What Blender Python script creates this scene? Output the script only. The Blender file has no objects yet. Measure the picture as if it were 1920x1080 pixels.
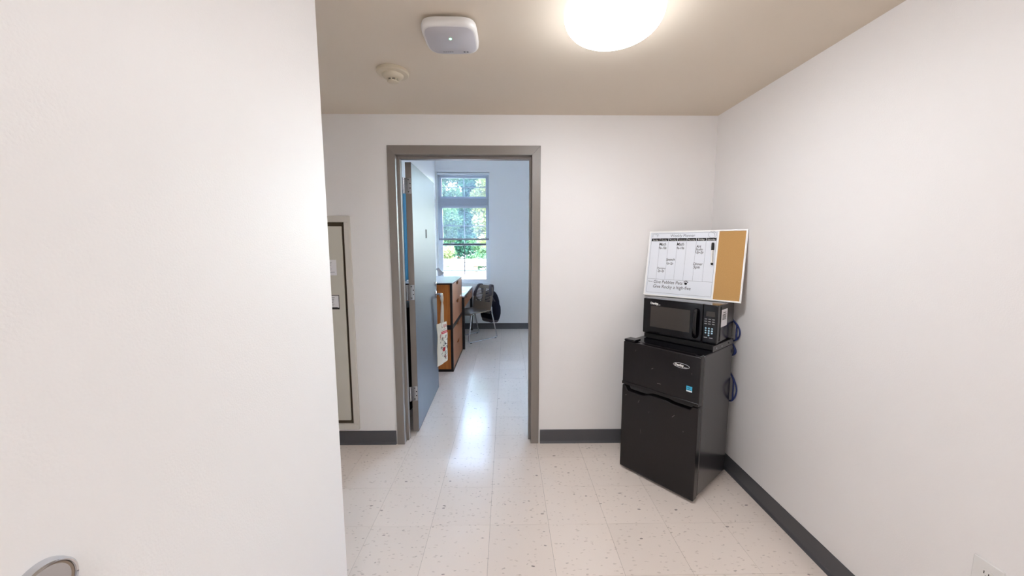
import bpy, bmesh, math, random
from mathutils import Matrix, Vector
random.seed(7)
sc = bpy.context.scene
C = sc.collection

# ------------------------------------------------------------------ camera
CAM_H = 1.4422
F_PX = 693.11
YAW, PITCH, ROLL = 0.0143, 0.1139, -0.0005
cy, sy, cp, sp = math.cos(YAW), math.sin(YAW), math.cos(PITCH), math.sin(PITCH)
fw = Vector((sy*cp, cy*cp, -sp)); rt = Vector((cy, -sy, 0)); up = rt.cross(fw)
r2 = math.cos(ROLL)*rt + math.sin(ROLL)*up; u2 = -math.sin(ROLL)*rt + math.cos(ROLL)*up
cam = bpy.data.cameras.new('camera'); cam.sensor_width = 36; cam.lens = F_PX*36/1920
cam.clip_start = 0.02; cam.clip_end = 300
co = bpy.data.objects.new('camera', cam); C.objects.link(co)
co.matrix_world = Matrix(((r2.x, u2.x, -fw.x, 0), (r2.y, u2.y, -fw.y, 0), (r2.z, u2.z, -fw.z, CAM_H), (0, 0, 0, 1)))
sc.camera = co

# ------------------------------------------------------------------ sky, sun, exposure
SKY = 2.8
SUN = 2.5
LAMP = 16.5
EXPOSURE = 1.92
w = bpy.data.worlds.new('sky'); sc.world = w; w.use_nodes = True
nt = w.node_tree; bg = nt.nodes['Background']
st = nt.nodes.new('ShaderNodeTexSky'); st.sky_type = 'NISHITA'; st.sun_disc = False
st.sun_elevation = math.radians(48); st.sun_rotation = math.radians(160); st.air_density = 1.0; st.dust_density = 1.5
hs = nt.nodes.new('ShaderNodeHueSaturation'); hs.inputs['Saturation'].default_value = .74; nt.links.new(st.outputs[0], hs.inputs['Color']); nt.links.new(hs.outputs[0], bg.inputs[0]); bg.inputs[1].default_value = SKY
sl = bpy.data.lights.new('sun', 'SUN'); sl.energy = SUN; sl.angle = math.radians(0.6); sl.color = (1, .95, .86)
so = bpy.data.objects.new('sun', sl); C.objects.link(so)
so.rotation_euler = Vector((0.35, 0.75, -0.85)).to_track_quat('-Z', 'Y').to_euler()
so.location = (-8, -10, 20)
sc.view_settings.view_transform = 'Standard'; sc.view_settings.look = 'None'
sc.view_settings.exposure = EXPOSURE; sc.view_settings.gamma = 1.0; sc.view_settings.use_curve_mapping = False
sc.cycles.max_bounces = 14; sc.cycles.diffuse_bounces = 7; sc.cycles.transparent_max_bounces = 16

# ------------------------------------------------------------------ helpers
def lin(c):
    return tuple((x/255/12.92 if x/255 <= .04045 else ((x/255+.055)/1.055)**2.4) for x in c) + (1,)

MATS = {}
def mat(name, rgb, rough=.5, spec=.5, metal=0., var=.04, vscale=6., bump=0., bscale=150., emit=None, coat=0., stretch=None, rvar=0.):
    m = bpy.data.materials.new(name); m.use_nodes = True; n = m.node_tree.nodes; l = m.node_tree.links
    b = n['Principled BSDF']; b.inputs['Roughness'].default_value = rough; b.inputs['Specular IOR Level'].default_value = spec
    b.inputs['Metallic'].default_value = metal
    if coat: b.inputs['Coat Weight'].default_value = coat; b.inputs['Coat Roughness'].default_value = .08
    c = lin(rgb)
    tc = n.new('ShaderNodeTexCoord'); src = tc.outputs['Object']
    if stretch:
        mp = n.new('ShaderNodeMapping'); mp.inputs['Scale'].default_value = stretch; l.new(src, mp.inputs[0]); src = mp.outputs[0]
    nz = n.new('ShaderNodeTexNoise'); nz.inputs['Scale'].default_value = vscale; nz.inputs['Detail'].default_value = 4; l.new(src, nz.inputs['Vector'])
    mx = n.new('ShaderNodeMix'); mx.data_type = 'RGBA'
    mx.inputs[6].default_value = tuple(max(0, x*(1-var)) for x in c[:3])+(1,)
    mx.inputs[7].default_value = tuple(min(1, x*(1+var)) for x in c[:3])+(1,)
    l.new(nz.outputs[0], mx.inputs[0]); l.new(mx.outputs[2], b.inputs['Base Color'])
    if rvar:
        mr = n.new('ShaderNodeMapRange'); mr.inputs['To Min'].default_value = rough-rvar; mr.inputs['To Max'].default_value = rough+rvar
        l.new(nz.outputs[0], mr.inputs[0]); l.new(mr.outputs[0], b.inputs['Roughness'])
    if bump:
        bn = n.new('ShaderNodeTexNoise'); bn.inputs['Scale'].default_value = bscale; bn.inputs['Detail'].default_value = 2; l.new(src, bn.inputs['Vector'])
        bp = n.new('ShaderNodeBump'); bp.inputs['Strength'].default_value = bump; bp.inputs['Distance'].default_value = .002
        l.new(bn.outputs[0], bp.inputs['Height']); l.new(bp.outputs[0], b.inputs['Normal'])
    if emit:
        b.inputs['Emission Color'].default_value = lin(emit[0]); b.inputs['Emission Strength'].default_value = emit[1]
    MATS[name] = m; return m

class MB:
    def __init__(s): s.v = []; s.f = []
    def add(s, vs, fs):
        o = len(s.v); s.v += [tuple(v) for v in vs]; s.f += [tuple(i+o for i in f) for f in fs]; return s
    def box(s, x0, y0, z0, x1, y1, z1):
        return s.add([(x0,y0,z0),(x1,y0,z0),(x1,y1,z0),(x0,y1,z0),(x0,y0,z1),(x1,y0,z1),(x1,y1,z1),(x0,y1,z1)],
                     [(0,3,2,1),(4,5,6,7),(0,1,5,4),(1,2,6,5),(2,3,7,6),(3,0,4,7)])
    def quad(s, a, b, c, d): return s.add([a,b,c,d], [(0,1,2,3)])
    def prism(s, poly, fn, d0, d1):
        """poly: 2-D outline (CCW); fn(p, d) -> 3-D point"""
        n = len(poly)
        vs = [fn(p, d0) for p in poly] + [fn(p, d1) for p in poly]
        fs = [tuple(range(n))[::-1], tuple(range(n, 2*n))] + [(i, (i+1) % n, n+(i+1) % n, n+i) for i in range(n)]
        return s.add(vs, fs)
    def lathe(s, prof, c=(0,0,0), axis='z', seg=32, cap=True):
        vs = []; k = len(prof)
        for i in range(seg):
            a = 2*math.pi*i/seg
            for r, h in prof:
                x, y = r*math.cos(a), r*math.sin(a)
                p = {'z': (x, y, h), 'y': (x, h, y), 'x': (h, x, y)}[axis]
                vs.append((p[0]+c[0], p[1]+c[1], p[2]+c[2]))
        fs = []
        for i in range(seg):
            j = (i+1) % seg
            for q in range(k-1): fs.append((i*k+q, j*k+q, j*k+q+1, i*k+q+1))
        if cap:
            fs.append(tuple(i*k for i in range(seg))[::-1]); fs.append(tuple(i*k+k-1 for i in range(seg)))
        return s.add(vs, fs)
    def tube(s, pts, r, seg=8, closed=False, flat=1.0):
        P = [Vector(p) for p in pts]; n = len(P); rings = []; prev = None
        for i in range(n):
            a = P[i-1] if (i > 0 or closed) else P[i]; b = P[(i+1) % n] if (i < n-1 or closed) else P[i]
            t = (b-a).normalized()
            if prev is None:
                ref = Vector((0,0,1)) if abs(t.z) < .9 else Vector((1,0,0)); nrm = t.cross(ref).normalized()
            else:
                nrm = (prev-t*prev.dot(t)).normalized()
            prev = nrm; bn = t.cross(nrm); rr = r[i] if isinstance(r, (list, tuple)) else r
            rings.append([P[i]+nrm*math.cos(2*math.pi*k/seg)*rr+bn*math.sin(2*math.pi*k/seg)*rr*flat for k in range(seg)])
        vs = [v for rg in rings for v in rg]; fs = []
        for i in range(n if closed else n-1):
            j = (i+1) % n
            for k in range(seg): fs.append((i*seg+k, i*seg+(k+1) % seg, j*seg+(k+1) % seg, j*seg+k))
        if not closed: fs += [tuple(range(seg))[::-1], tuple((n-1)*seg+k for k in range(seg))]
        return s.add(vs, fs)
    def mesh(s, name):
        m = bpy.data.meshes.new(name); m.from_pydata(s.v, [], s.f)
        b = bmesh.new(); b.from_mesh(m); bmesh.ops.recalc_face_normals(b, faces=b.faces); b.to_mesh(m); b.free()
        return m
    def build(s, name, material, parent=None, bevel=0, smooth=False, segs=2, recalc=True):
        if recalc: m = s.mesh(name)
        else: m = bpy.data.meshes.new(name); m.from_pydata(s.v, [], s.f)
        m.materials.append(MATS[material])
        o = bpy.data.objects.new(name, m); C.objects.link(o); o.parent = parent
        if bevel:
            md = o.modifiers.new('bevel', 'BEVEL'); md.width = bevel; md.segments = segs; md.limit_method = 'ANGLE'; md.angle_limit = .6; md.harden_normals = False
        if smooth or bevel:
            for p in m.polygons: p.use_smooth = True
            try: m.set_sharp_from_angle(angle=math.radians(38))
            except Exception: pass
        return o

def tag(o, label=None, cat=None, group=None, kind=None):
    if label: o['label'] = label
    if cat: o['category'] = cat
    if group: o['group'] = group
    if kind: o['kind'] = kind
    return o
def thing(name, label, cat, loc=(0,0,0), rot=(0,0,0), group=None, kind=None):
    o = bpy.data.objects.new(name, None); C.objects.link(o); o.location = loc; o.rotation_euler = rot; o.empty_display_size = .1
    return tag(o, label, cat, group, kind)
def smoothpath(pts, n=6):
    """Catmull-Rom through the points"""
    P = [Vector(p) for p in pts]; out = []
    for i in range(len(P)-1):
        a = P[max(i-1, 0)]; b = P[i]; c = P[i+1]; d = P[min(i+2, len(P)-1)]
        for k in range(n):
            t = k/n
            out.append(.5*((2*b)+(c-a)*t+(2*a-5*b+4*c-d)*t*t+(3*b-a-3*c+d)*t**3))
    out.append(P[-1]); return out
def fillet(pts, r, n=5):
    P = [Vector(p) for p in pts]; out = [P[0]]
    for i in range(1, len(P)-1):
        a = (P[i-1]-P[i]); b = (P[i+1]-P[i]); rr = min(r, a.length*.48, b.length*.48)
        p0 = P[i]+a.normalized()*rr; p1 = P[i]+b.normalized()*rr
        for k in range(n+1):
            t = k/n; out.append((1-t)**2*p0+2*t*(1-t)*P[i]+t*t*p1)
    out.append(P[-1]); return out

_tc = {}
def text2d(body, size, shear=0., offset=0.):
    key = (body, size, shear, offset)
    if key not in _tc:
        cu = bpy.data.curves.new('lettering', 'FONT'); cu.body = body; cu.size = size; cu.shear = shear; cu.offset = offset; cu.resolution_u = 3
        o = bpy.data.objects.new('lettering', cu); C.objects.link(o)
        dg = bpy.context.evaluated_depsgraph_get(); me = bpy.data.meshes.new_from_object(o.evaluated_get(dg))
        vs = [(v.co.x, v.co.y) for v in me.vertices]; fs = [tuple(p.vertices) for p in me.polygons]
        bpy.data.objects.remove(o); bpy.data.curves.remove(cu); bpy.data.meshes.remove(me)
        x0 = min(v[0] for v in vs); x1 = max(v[0] for v in vs)
        _tc[key] = ([(v[0]-(x0+x1)/2, v[1]) for v in vs], fs, x1-x0)
    return _tc[key]
def put_text(mb, body, cx, z, y, size=None, width=None, shear=0., align='C', zscale=1., bold=0.):
    """lettering on a front face (facing local -y); size = em size, or fit to width"""
    vs, fs, wd = text2d(body, size or .05, shear, bold)
    k = (width/wd) if width else 1.0
    if align == 'L': cx += wd*k/2
    mb.add([(cx+a*k, y, z+b*k*zscale) for a, b in vs], fs); return mb

# ------------------------------------------------------------------ materials
mat('wall_paint', (238, 235, 234), .5, .4, var=.01, vscale=2., bump=.22, bscale=230)
mat('ceiling_paint', (222, 210, 194), .8, .2, var=.015, vscale=2., bump=.04, bscale=200)
mat('bedroom_paint', (236, 236, 237), .6, .3, var=.012, vscale=2., bump=.05, bscale=260)
mat('base_vinyl', (80, 80, 84), .36, .5, var=.08, vscale=8)
mat('frame_paint', (135, 127, 121), .36, .5, var=.03, vscale=10, bump=.03, bscale=300)
mat('door_paint_daylit', (72, 76, 88), .42, .4, var=.03, vscale=5, bump=.03, bscale=250)  # frame grey, dimmed and blued to carry the bedroom daylight in the colour
mat('steel', (190, 192, 196), .25, .5, 1., var=.05, vscale=20)
mat('chrome', (205, 207, 212), .12, .5, 1., var=.03, vscale=20)
mat('dark_screw', (38, 36, 36), .4)
mat('white_plastic', (228, 226, 224), .3, .5, var=.01)
mat('ap_face', (196, 193, 198), .35, .5, var=.01)
mat('cream_plastic', (208, 196, 174), .4, .5, var=.02)
mat('dark_slot', (30, 26, 24), .7)
mat('panel_metal', (205, 200, 188), .4, .4, var=.02)
mat('panel_flange', (214, 208, 199), .4, .4, var=.02)
mat('panel_gap', (78, 66, 48), .7)
mat('paper', (232, 230, 232), .7, .2, var=.02)
mat('ink', (32, 30, 34), .6, .2)
mat('ink_grey', (120, 122, 132), .6, .2)
mat('ink_red', (196, 42, 48), .6, .2)
mat('fridge_black', (13, 9, 12), .24, .45, var=.15, vscale=5, bump=.05, bscale=420, rvar=.05)
mat('fridge_side', (52, 49, 51), .2, 1.0, var=.1, vscale=6, bump=.04, bscale=500)
mat('gloss_black', (9, 8, 13), .09, .5, var=.1)
mat('matte_black', (20, 19, 21), .5, .4, var=.1)
mat('oven_glass', (62, 57, 54), .12, .6, var=.05)
mat('micro_case', (50, 47, 48), .17, .9, var=.06)
mat('scuff', (150, 142, 138), .5)
mat('badge_silver', (205, 205, 208), .3, .5, .6)
mat('badge_white', (240, 240, 238), .5)
mat('sticker_blue', (58, 176, 214), .5)
mat('key_blue', (158, 190, 205), .5)
mat('key_grey', (150, 150, 152), .5)
mat('board_white', (234, 238, 246), .28, .4, var=.008)
mat('board_frame', (250, 250, 250), .4, .4, var=.01)
mat('cord_blue', (28, 44, 104), .4)
mat('canvas', (228, 220, 204), .85, .1, var=.05, vscale=30, bump=.3, bscale=600)
mat('black_edge', (26, 21, 22), .4, .4, var=.1)
mat('laminate_white', (222, 224, 226), .25, .5, var=.01)
mat('chair_plastic', (128, 117, 106), .4, .4, var=.04)
mat('bag_navy', (30, 31, 46), .8, .2, var=.2, vscale=20)
mat('bag_grey', (92, 88, 94), .8, .2, var=.1, vscale=20)
mat('lamp_grey', (168, 170, 172), .35, .5, var=.03)
mat('towel_blue', (78, 142, 178), .9, .1, var=.1, vscale=12, bump=.4, bscale=300)
mat('hamper_black', (20, 18, 20), .8, .2, var=.1)
mat('win_vinyl', (232, 236, 240), .35, .4, var=.01)
mat('hem_grey', (150, 148, 158), .5)
mat('vinyl_backlit', (96, 104, 112), .5)  # window vinyl seen against the light: its backlit shade put into the colour
mat('pavement_pale', (104, 98, 96), .9, .1, var=.06, vscale=1.5)
mat('rail_white', (112, 110, 108), .6, .2, var=.03)
mat('rail_dark', (34, 40, 42), .6, .2, var=.1)
mat('bark', (96, 80, 66), .9, .1, var=.3, vscale=8)
mat('rubber_beige', (146, 132, 118), .6, .3, var=.03)
mat('grout', (112, 102, 94), .8, .1, var=.1)
mat('led', (120, 255, 190), .4, emit=((90, 255, 170), 6.0))

# cork: fine speckle
m = mat('cork', (196, 154, 100), .9, .1, var=.16, vscale=260, bump=.2, bscale=400)
# wood veneer: grain along z
def wood(name, c0, c1, st):
    m = bpy.data.materials.new(name); m.use_nodes = True; n = m.node_tree.nodes; l = m.node_tree.links; b = n['Principled BSDF']
    b.inputs['Roughness'].default_value = .34
    tc = n.new('ShaderNodeTexCoord'); mp = n.new('ShaderNodeMapping'); mp.inputs['Scale'].default_value = st; l.new(tc.outputs['Object'], mp.inputs[0])
    nz = n.new('ShaderNodeTexNoise'); nz.inputs['Scale'].default_value = 3; nz.inputs['Detail'].default_value = 6; nz.inputs['Distortion'].default_value = .6; l.new(mp.outputs[0], nz.inputs['Vector'])
    cr = n.new('ShaderNodeValToRGB'); cr.color_ramp.elements[0].position = .3; cr.color_ramp.elements[0].color = lin(c0); cr.color_ramp.elements[1].position = .72; cr.color_ramp.elements[1].color = lin(c1)
    l.new(nz.outputs[0], cr.inputs[0]); l.new(cr.outputs[0], b.inputs['Base Color']); MATS[name] = m
wood('wood_side', (158, 84, 32), (198, 120, 56), (14, 14, 1.0))
wood('wood_front', (148, 86, 48), (180, 114, 68), (5, 5, .7))

# floor tiles: warm white vinyl with small dark chips
def tile_mat():
    m = bpy.data.materials.new('vinyl_tile'); m.use_nodes = True; n = m.node_tree.nodes; l = m.node_tree.links; b = n['Principled BSDF']
    b.inputs['Roughness'].default_value = .16; b.inputs['Specular IOR Level'].default_value = .5
    ge = n.new('ShaderNodeNewGeometry'); oi = n.new('ShaderNodeObjectInfo')
    base = n.new('ShaderNodeMix'); base.data_type = 'RGBA'; base.inputs[6].default_value = lin((229, 217, 208)); base.inputs[7].default_value = lin((233, 221, 212)); l.new(oi.outputs['Random'], base.inputs[0])
    col = base.outputs[2]
    def chips(scale, rad, keep, tint, st, amount):
        nonlocal col
        mp = n.new('ShaderNodeMapping'); mp.inputs['Scale'].default_value = st; l.new(ge.outputs['Position'], mp.inputs[0])
        nz = n.new('ShaderNodeTexNoise'); nz.inputs['Scale'].default_value = scale*1.7; l.new(mp.outputs[0], nz.inputs['Vector'])
        ad = n.new('ShaderNodeMix'); ad.data_type = 'VECTOR'; ad.inputs[0].default_value = .012
        l.new(mp.outputs[0], ad.inputs[4]); l.new(nz.outputs['Color'], ad.inputs[5])
        vo = n.new('ShaderNodeTexVoronoi'); vo.inputs['Scale'].default_value = scale; l.new(ad.outputs[1], vo.inputs['Vector'])
        lt = n.new('ShaderNodeMapRange'); lt.inputs['From Min'].default_value = rad; lt.inputs['From Max'].default_value = rad*.75; l.new(vo.outputs['Distance'], lt.inputs[0])
        sx = n.new('ShaderNodeSeparateColor'); l.new(vo.outputs['Color'], sx.inputs[0])
        gt = n.new('ShaderNodeMath'); gt.operation = 'GREATER_THAN'; gt.inputs[1].default_value = 1-keep; l.new(sx.outputs[0], gt.inputs[0])
        mu = n.new('ShaderNodeMath'); mu.operation = 'MULTIPLY'; l.new(lt.outputs[0], mu.inputs[0]); l.new(gt.outputs[0], mu.inputs[1])
        mv = n.new('ShaderNodeMath'); mv.operation = 'MULTIPLY'; mv.inputs[1].default_value = amount; l.new(mu.outputs[0], mv.inputs[0])
        mx = n.new('ShaderNodeMix'); mx.data_type = 'RGBA'; l.new(mv.outputs[0], mx.inputs[0]); l.new(col, mx.inputs[6]); mx.inputs[7].default_value = lin(tint); col = mx.outputs[2]
    chips(30, .15, .10, (112, 104, 100), (.5, 1, 1), .75)
    chips(55, .20, .22, (158, 146, 138), (.5, 1, 1), .6)
    chips(80, .26, .5, (194, 180, 170), (.4, 1, 1), .6)
    l.new(col, b.inputs['Base Color']); MATS['vinyl_tile'] = m
tile_mat()
# leaves
def leaf_mat(name, c0, c1):
    m = bpy.data.materials.new(name); m.use_nodes = True; n = m.node_tree.nodes; l = m.node_tree.links; n.remove(n['Principled BSDF'])
    ge = n.new('ShaderNodeNewGeometry'); cr = n.new('ShaderNodeMix'); cr.data_type = 'RGBA'; cr.inputs[6].default_value = lin(c0); cr.inputs[7].default_value = lin(c1); l.new(ge.outputs['Random Per Island'], cr.inputs[0])
    d = n.new('ShaderNodeBsdfDiffuse'); t = n.new('ShaderNodeBsdfTranslucent'); x = n.new('ShaderNodeMixShader'); x.inputs[0].default_value = .45
    l.new(cr.outputs[2], d.inputs[0]); l.new(cr.outputs[2], t.inputs[0]); l.new(d.outputs[0], x.inputs[1]); l.new(t.outputs[0], x.inputs[2]); l.new(x.outputs[0], n['Material Output'].inputs[0]); MATS[name] = m
leaf_mat('leaf_green', (44, 74, 58), (84, 110, 76)); leaf_mat('leaf_pale', (84, 98, 66), (126, 134, 92)); leaf_mat('leaf_dark', (34, 64, 54), (58, 92, 74))
# clear pane: thin glass
def glass():
    m = bpy.data.materials.new('pane_glass'); m.use_nodes = True; n = m.node_tree.nodes; l = m.node_tree.links; n.remove(n['Principled BSDF'])
    tr = n.new('ShaderNodeBsdfTransparent'); tr.inputs[0].default_value = (.93, .96, .96, 1); gl = n.new('ShaderNodeBsdfGlossy'); gl.inputs['Roughness'].default_value = .02
    fr = n.new('ShaderNodeFresnel'); fr.inputs[0].default_value = 1.45; x = n.new('ShaderNodeMixShader'); l.new(fr.outputs[0], x.inputs[0]); l.new(tr.outputs[0], x.inputs[1]); l.new(gl.outputs[0], x.inputs[2]); l.new(x.outputs[0], n['Material Output'].inputs[0]); MATS['pane_glass'] = m
    m = bpy.data.materials.new('shade_mesh'); m.use_nodes = True; n = m.node_tree.nodes; l = m.node_tree.links; n.remove(n['Principled BSDF'])
    tr = n.new('ShaderNodeBsdfTransparent'); d = n.new('ShaderNodeBsdfDiffuse'); t = n.new('ShaderNodeBsdfTranslucent')
    nz = n.new('ShaderNodeTexNoise'); nz.inputs['Scale'].default_value = 60; tc = n.new('ShaderNodeTexCoord'); l.new(tc.outputs['Object'], nz.inputs['Vector'])
    cr = n.new('ShaderNodeMix'); cr.data_type = 'RGBA'; cr.inputs[6].default_value = lin((104, 114, 134)); cr.inputs[7].default_value = lin((114, 124, 144)); l.new(nz.outputs[0], cr.inputs[0]); l.new(cr.outputs[2], d.inputs[0]); l.new(cr.outputs[2], t.inputs[0])
    x = n.new('ShaderNodeMixShader'); x.inputs[0].default_value = .6; l.new(d.outputs[0], x.inputs[1]); l.new(t.outputs[0], x.inputs[2])
    y = n.new('ShaderNodeMixShader'); y.inputs[0].default_value = .40; l.new(tr.outputs[0], y.inputs[1]); l.new(x.outputs[0], y.inputs[2]); l.new(y.outputs[0], n['Material Output'].inputs[0]); MATS['shade_mesh'] = m
glass()
mat('lamp_glass', (250, 250, 248), .4, emit=((248, 251, 255), LAMP))
def lamp_profile(m):
    # the lamp board faces down: the lens is brightest below, dimmer round its rim
    n = m.node_tree.nodes; l = m.node_tree.links; ge = n.new('ShaderNodeNewGeometry'); sx = n.new('ShaderNodeSeparateXYZ'); l.new(ge.outputs['Normal'], sx.inputs[0])
    mr = n.new('ShaderNodeMapRange'); mr.inputs['From Min'].default_value = -.05; mr.inputs['From Max'].default_value = -1; l.new(sx.outputs[2], mr.inputs[0])
    pw = n.new('ShaderNodeMath'); pw.operation = 'POWER'; pw.inputs[1].default_value = 1.8; l.new(mr.outputs[0], pw.inputs[0])
    ma = n.new('ShaderNodeMath'); ma.operation = 'MULTIPLY_ADD'; ma.inputs[1].default_value = LAMP*.95; ma.inputs[2].default_value = LAMP*.05; l.new(pw.outputs[0], ma.inputs[0])
    l.new(ma.outputs[0], n['Principled BSDF'].inputs['Emission Strength'])
lamp_profile(MATS['lamp_glass'])

# ------------------------------------------------------------------ room shell
D = 2.575; DF = 2.70          # door wall, hall side / bedroom side
XR = 1.421; XL = -0.592; YC = 1.25; XA = -2.0; YB = -1.9; H = 2.308; HB = 2.92
FXL = -1.187; FXR = 2.0; FY = 6.335
OX0, OX1, OZ = -.762, .189, 2.064     # rough opening in the door wall
def struct(name, mb, material, label, cat, **k):
    return tag(mb.build(name, material, None, **k), label, cat, kind='structure')
fl = struct('floor', MB().box(XA-.15, YB-.15, -.2, FXR+.15, FY+.16, -.0012), 'grout', 'cream speckled vinyl tile floor of hall and bedroom', 'floor')
T = .3048; TX, TY = -.0894, 2.3796
tm = MB().box(.0005, .0005, -.004, T-.0005, T-.0005, 0).mesh('tile'); tm.materials.append(MATS['vinyl_tile'])
def tiles(x0, x1, y0, y1, seen=set()):
    for i in range(math.floor((x0-TX)/T+1e-6), math.ceil((x1-TX)/T-1e-6)):
        for j in range(math.floor((y0-TY)/T+1e-6), math.ceil((y1-TY)/T-1e-6)):
            if (i, j) in seen: continue
            seen.add((i, j)); o = bpy.data.objects.new('tile', tm); C.objects.link(o); o.parent = fl; o.location = (TX+i*T, TY+j*T, 0)
tiles(XL, XR, YB, D); tiles(XA, XL, YC, D); tiles(FXL, FXR-.4, D, FY)
struct('ceiling', MB().box(XA-.15, YB-.15, H, XR+.15, D, H+.15), 'ceiling_paint', 'tan painted ceiling above the hall', 'ceiling')
struct('ceiling_bedroom', MB().box(FXL-.12, DF, HB, FXR+.12, FY+.16, HB+.15), 'bedroom_paint', 'white ceiling of the room behind the doorway', 'ceiling')
wb = MB().box(XA-.15, D, -.01, OX0, DF, HB+.15).box(OX1, D, -.01, FXR+.12, DF, HB+.15).box(OX0, D, OZ, OX1, DF, HB+.15)
struct('wall_back', wb, 'wall_paint', 'off-white wall with the grey framed doorway', 'wall')
struct('wall_right', MB().box(XR, YB-.15, -.01, XR+.15, D, H), 'wall_paint', 'plain off-white wall beside the black fridge', 'wall')
struct('wall_left', MB().box(XA-.15, YB-.15, -.01, XL, YC, H), 'wall_paint', 'off-white wall block with the round door stop on it', 'wall', bevel=.004)
struct('wall_alcove', MB().box(XA-.15, YC, -.01, XA, D, H), 'wall_paint', 'off-white end wall of the alcove with the metal panel', 'wall')
struct('wall_rear', MB().box(XL, YB-.15, -.01, XR, YB, H), 'wall_paint', 'off-white wall closing the hall opposite the doorway', 'wall')
struct('wall_bedroom_left', MB().box(FXL-.12, DF, -.01, FXL, FY, HB), 'bedroom_paint', 'white side wall behind the open grey door', 'wall')
struct('wall_bedroom_right', MB().box(FXR, DF, -.01, FXR+.12, FY, HB), 'bedroom_paint', 'white side wall of the bedroom opposite the dresser', 'wall')
WIN = (-1.168, -.281, .785, 2.663); W2 = (.60, 1.70, .785, 2.663)
def wallholes(y0, y1, x0, x1, z0, z1, holes):
    mb = MB(); x = x0
    for a, b, c, d in holes:
        mb.box(x, y0, z0, a, y1, z1); mb.box(a, y0, z0, b, y1, c); mb.box(a, y0, d, b, y1, z1); x = b
    mb.box(x, y0, z0, x1, y1, z1); return mb
struct('wall_window', wallholes(FY, FY+.16, FXL-.12, FXR+.12, -.01, HB+.15, [WIN, W2]), 'bedroom_paint', 'white bedroom wall with the tall window', 'wall')

# cove base
def base(name, p0, p1, nrm, label, h=.102):
    p0 = Vector(p0); p1 = Vector(p1); n = Vector(nrm); prof = [(.0005, 0), (.013, 0), (.011, .004), (.005, .014), (.0038, .022), (.0038, h-.002), (.002, h), (.0005, h)]
    d = (p1-p0)
    mb = MB().prism(prof, lambda p, t: tuple(p0+d*t+n*p[0]+Vector((0, 0, p[1]))), 0, 1)
    return struct(name, mb, 'base_vinyl', label, 'baseboard')
base('baseboard_back', (XA+.02, D, 0), (-.8085, D, 0), (0, -1, 0), 'black vinyl baseboard below the metal panel')
base('baseboard_back', (.2405, D, 0), (XR-.015, D, 0), (0, -1, 0), 'dark grey vinyl baseboard between doorway and fridge')
base('baseboard_right', (XR, YB+.02, 0), (XR, D-.002, 0), (-1, 0, 0), 'dark grey vinyl baseboard along the fridge wall')
base('baseboard_left', (XL, YB+.02, 0), (XL, YC, 0), (1, 0, 0), 'dark vinyl baseboard under the round door stop')
base('baseboard_bedroom', (FXL+.002, FY, 0), (FXR-.02, FY, 0), (0, -1, 0), 'dark vinyl baseboard under the tall window')
base('baseboard_side', (FXL, DF+.02, 0), (FXL, FY-.02, 0), (1, 0, 0), 'dark vinyl baseboard behind the open grey door')

# ------------------------------------------------------------------ door frame (pressed metal, double rabbet)
tr = thing('trim_1', 'grey pressed metal door frame around the doorway', 'door frame', ((OX0+OX1)/2, D, 0), kind='structure')
ox = (OX0+OX1)/2
FO0, FO1, FZ = -.7991-ox, .2304-ox, 2.108; FI0, FI1, FIZ = -.746-ox, .173-ox, 2.048; ST = .016
yf0, yf1 = -.012, .137
def jamb(sx, fi, fo):
    # plan outline of one jamb
    s = sx
    pl = [(fo, yf0), (fi, yf0), (fi, .045), (fi+s*ST, .047), (fi+s*ST, .088), (fi, .090), (fi, yf1), (fo, yf1), (fo, yf1-.012), (fi-s*.014, yf1-.012), (fi-s*.014, 0), (fo, 0)]
    return pl
def mitre_prism(pl, zf):
    mb = MB(); n = len(pl)
    mb.add([(x, y, 0) for x, y in pl]+[(x, y, zf(x)) for x, y in pl], [tuple(range(n)), tuple(range(n, 2*n))]+[(i, (i+1) % n, n+(i+1) % n, n+i) for i in range(n)]); return mb
k0 = (FZ-FIZ)/(FI0-FO0); k1 = (FZ-FIZ)/(FO1-FI1)
mitre_prism(jamb(1, FI0, FO0), lambda x: FIZ+(FI0-x)*k0-.0003).build('jamb', 'frame_paint', tr, bevel=.0012)
mitre_prism(jamb(-1, FI1, FO1), lambda x: FIZ+(x-FI1)*k1-.0003).build('jamb', 'frame_paint', tr, bevel=.0012)
# head: profile in (z,y), ends mitred
hp = [(FZ, yf0), (FIZ, yf0), (FIZ, .045), (FIZ-ST, .047), (FIZ-ST, .088), (FIZ, .090), (FIZ, yf1), (FZ, yf1), (FZ, yf1-.012), (FIZ+.014, yf1-.012), (FIZ+.014, 0), (FZ, 0)]
n = len(hp); mb = MB()
mb.add([(FI0-(z-FIZ)/k0, y, z) for z, y in hp]+[(FI1+(z-FIZ)/k1, y, z) for z, y in hp], [tuple(range(n)), tuple(range(n, 2*n))]+[(i, (i+1) % n, n+(i+1) % n, n+i) for i in range(n)])
mb.build('head', 'frame_paint', tr, bevel=.0012)

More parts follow.
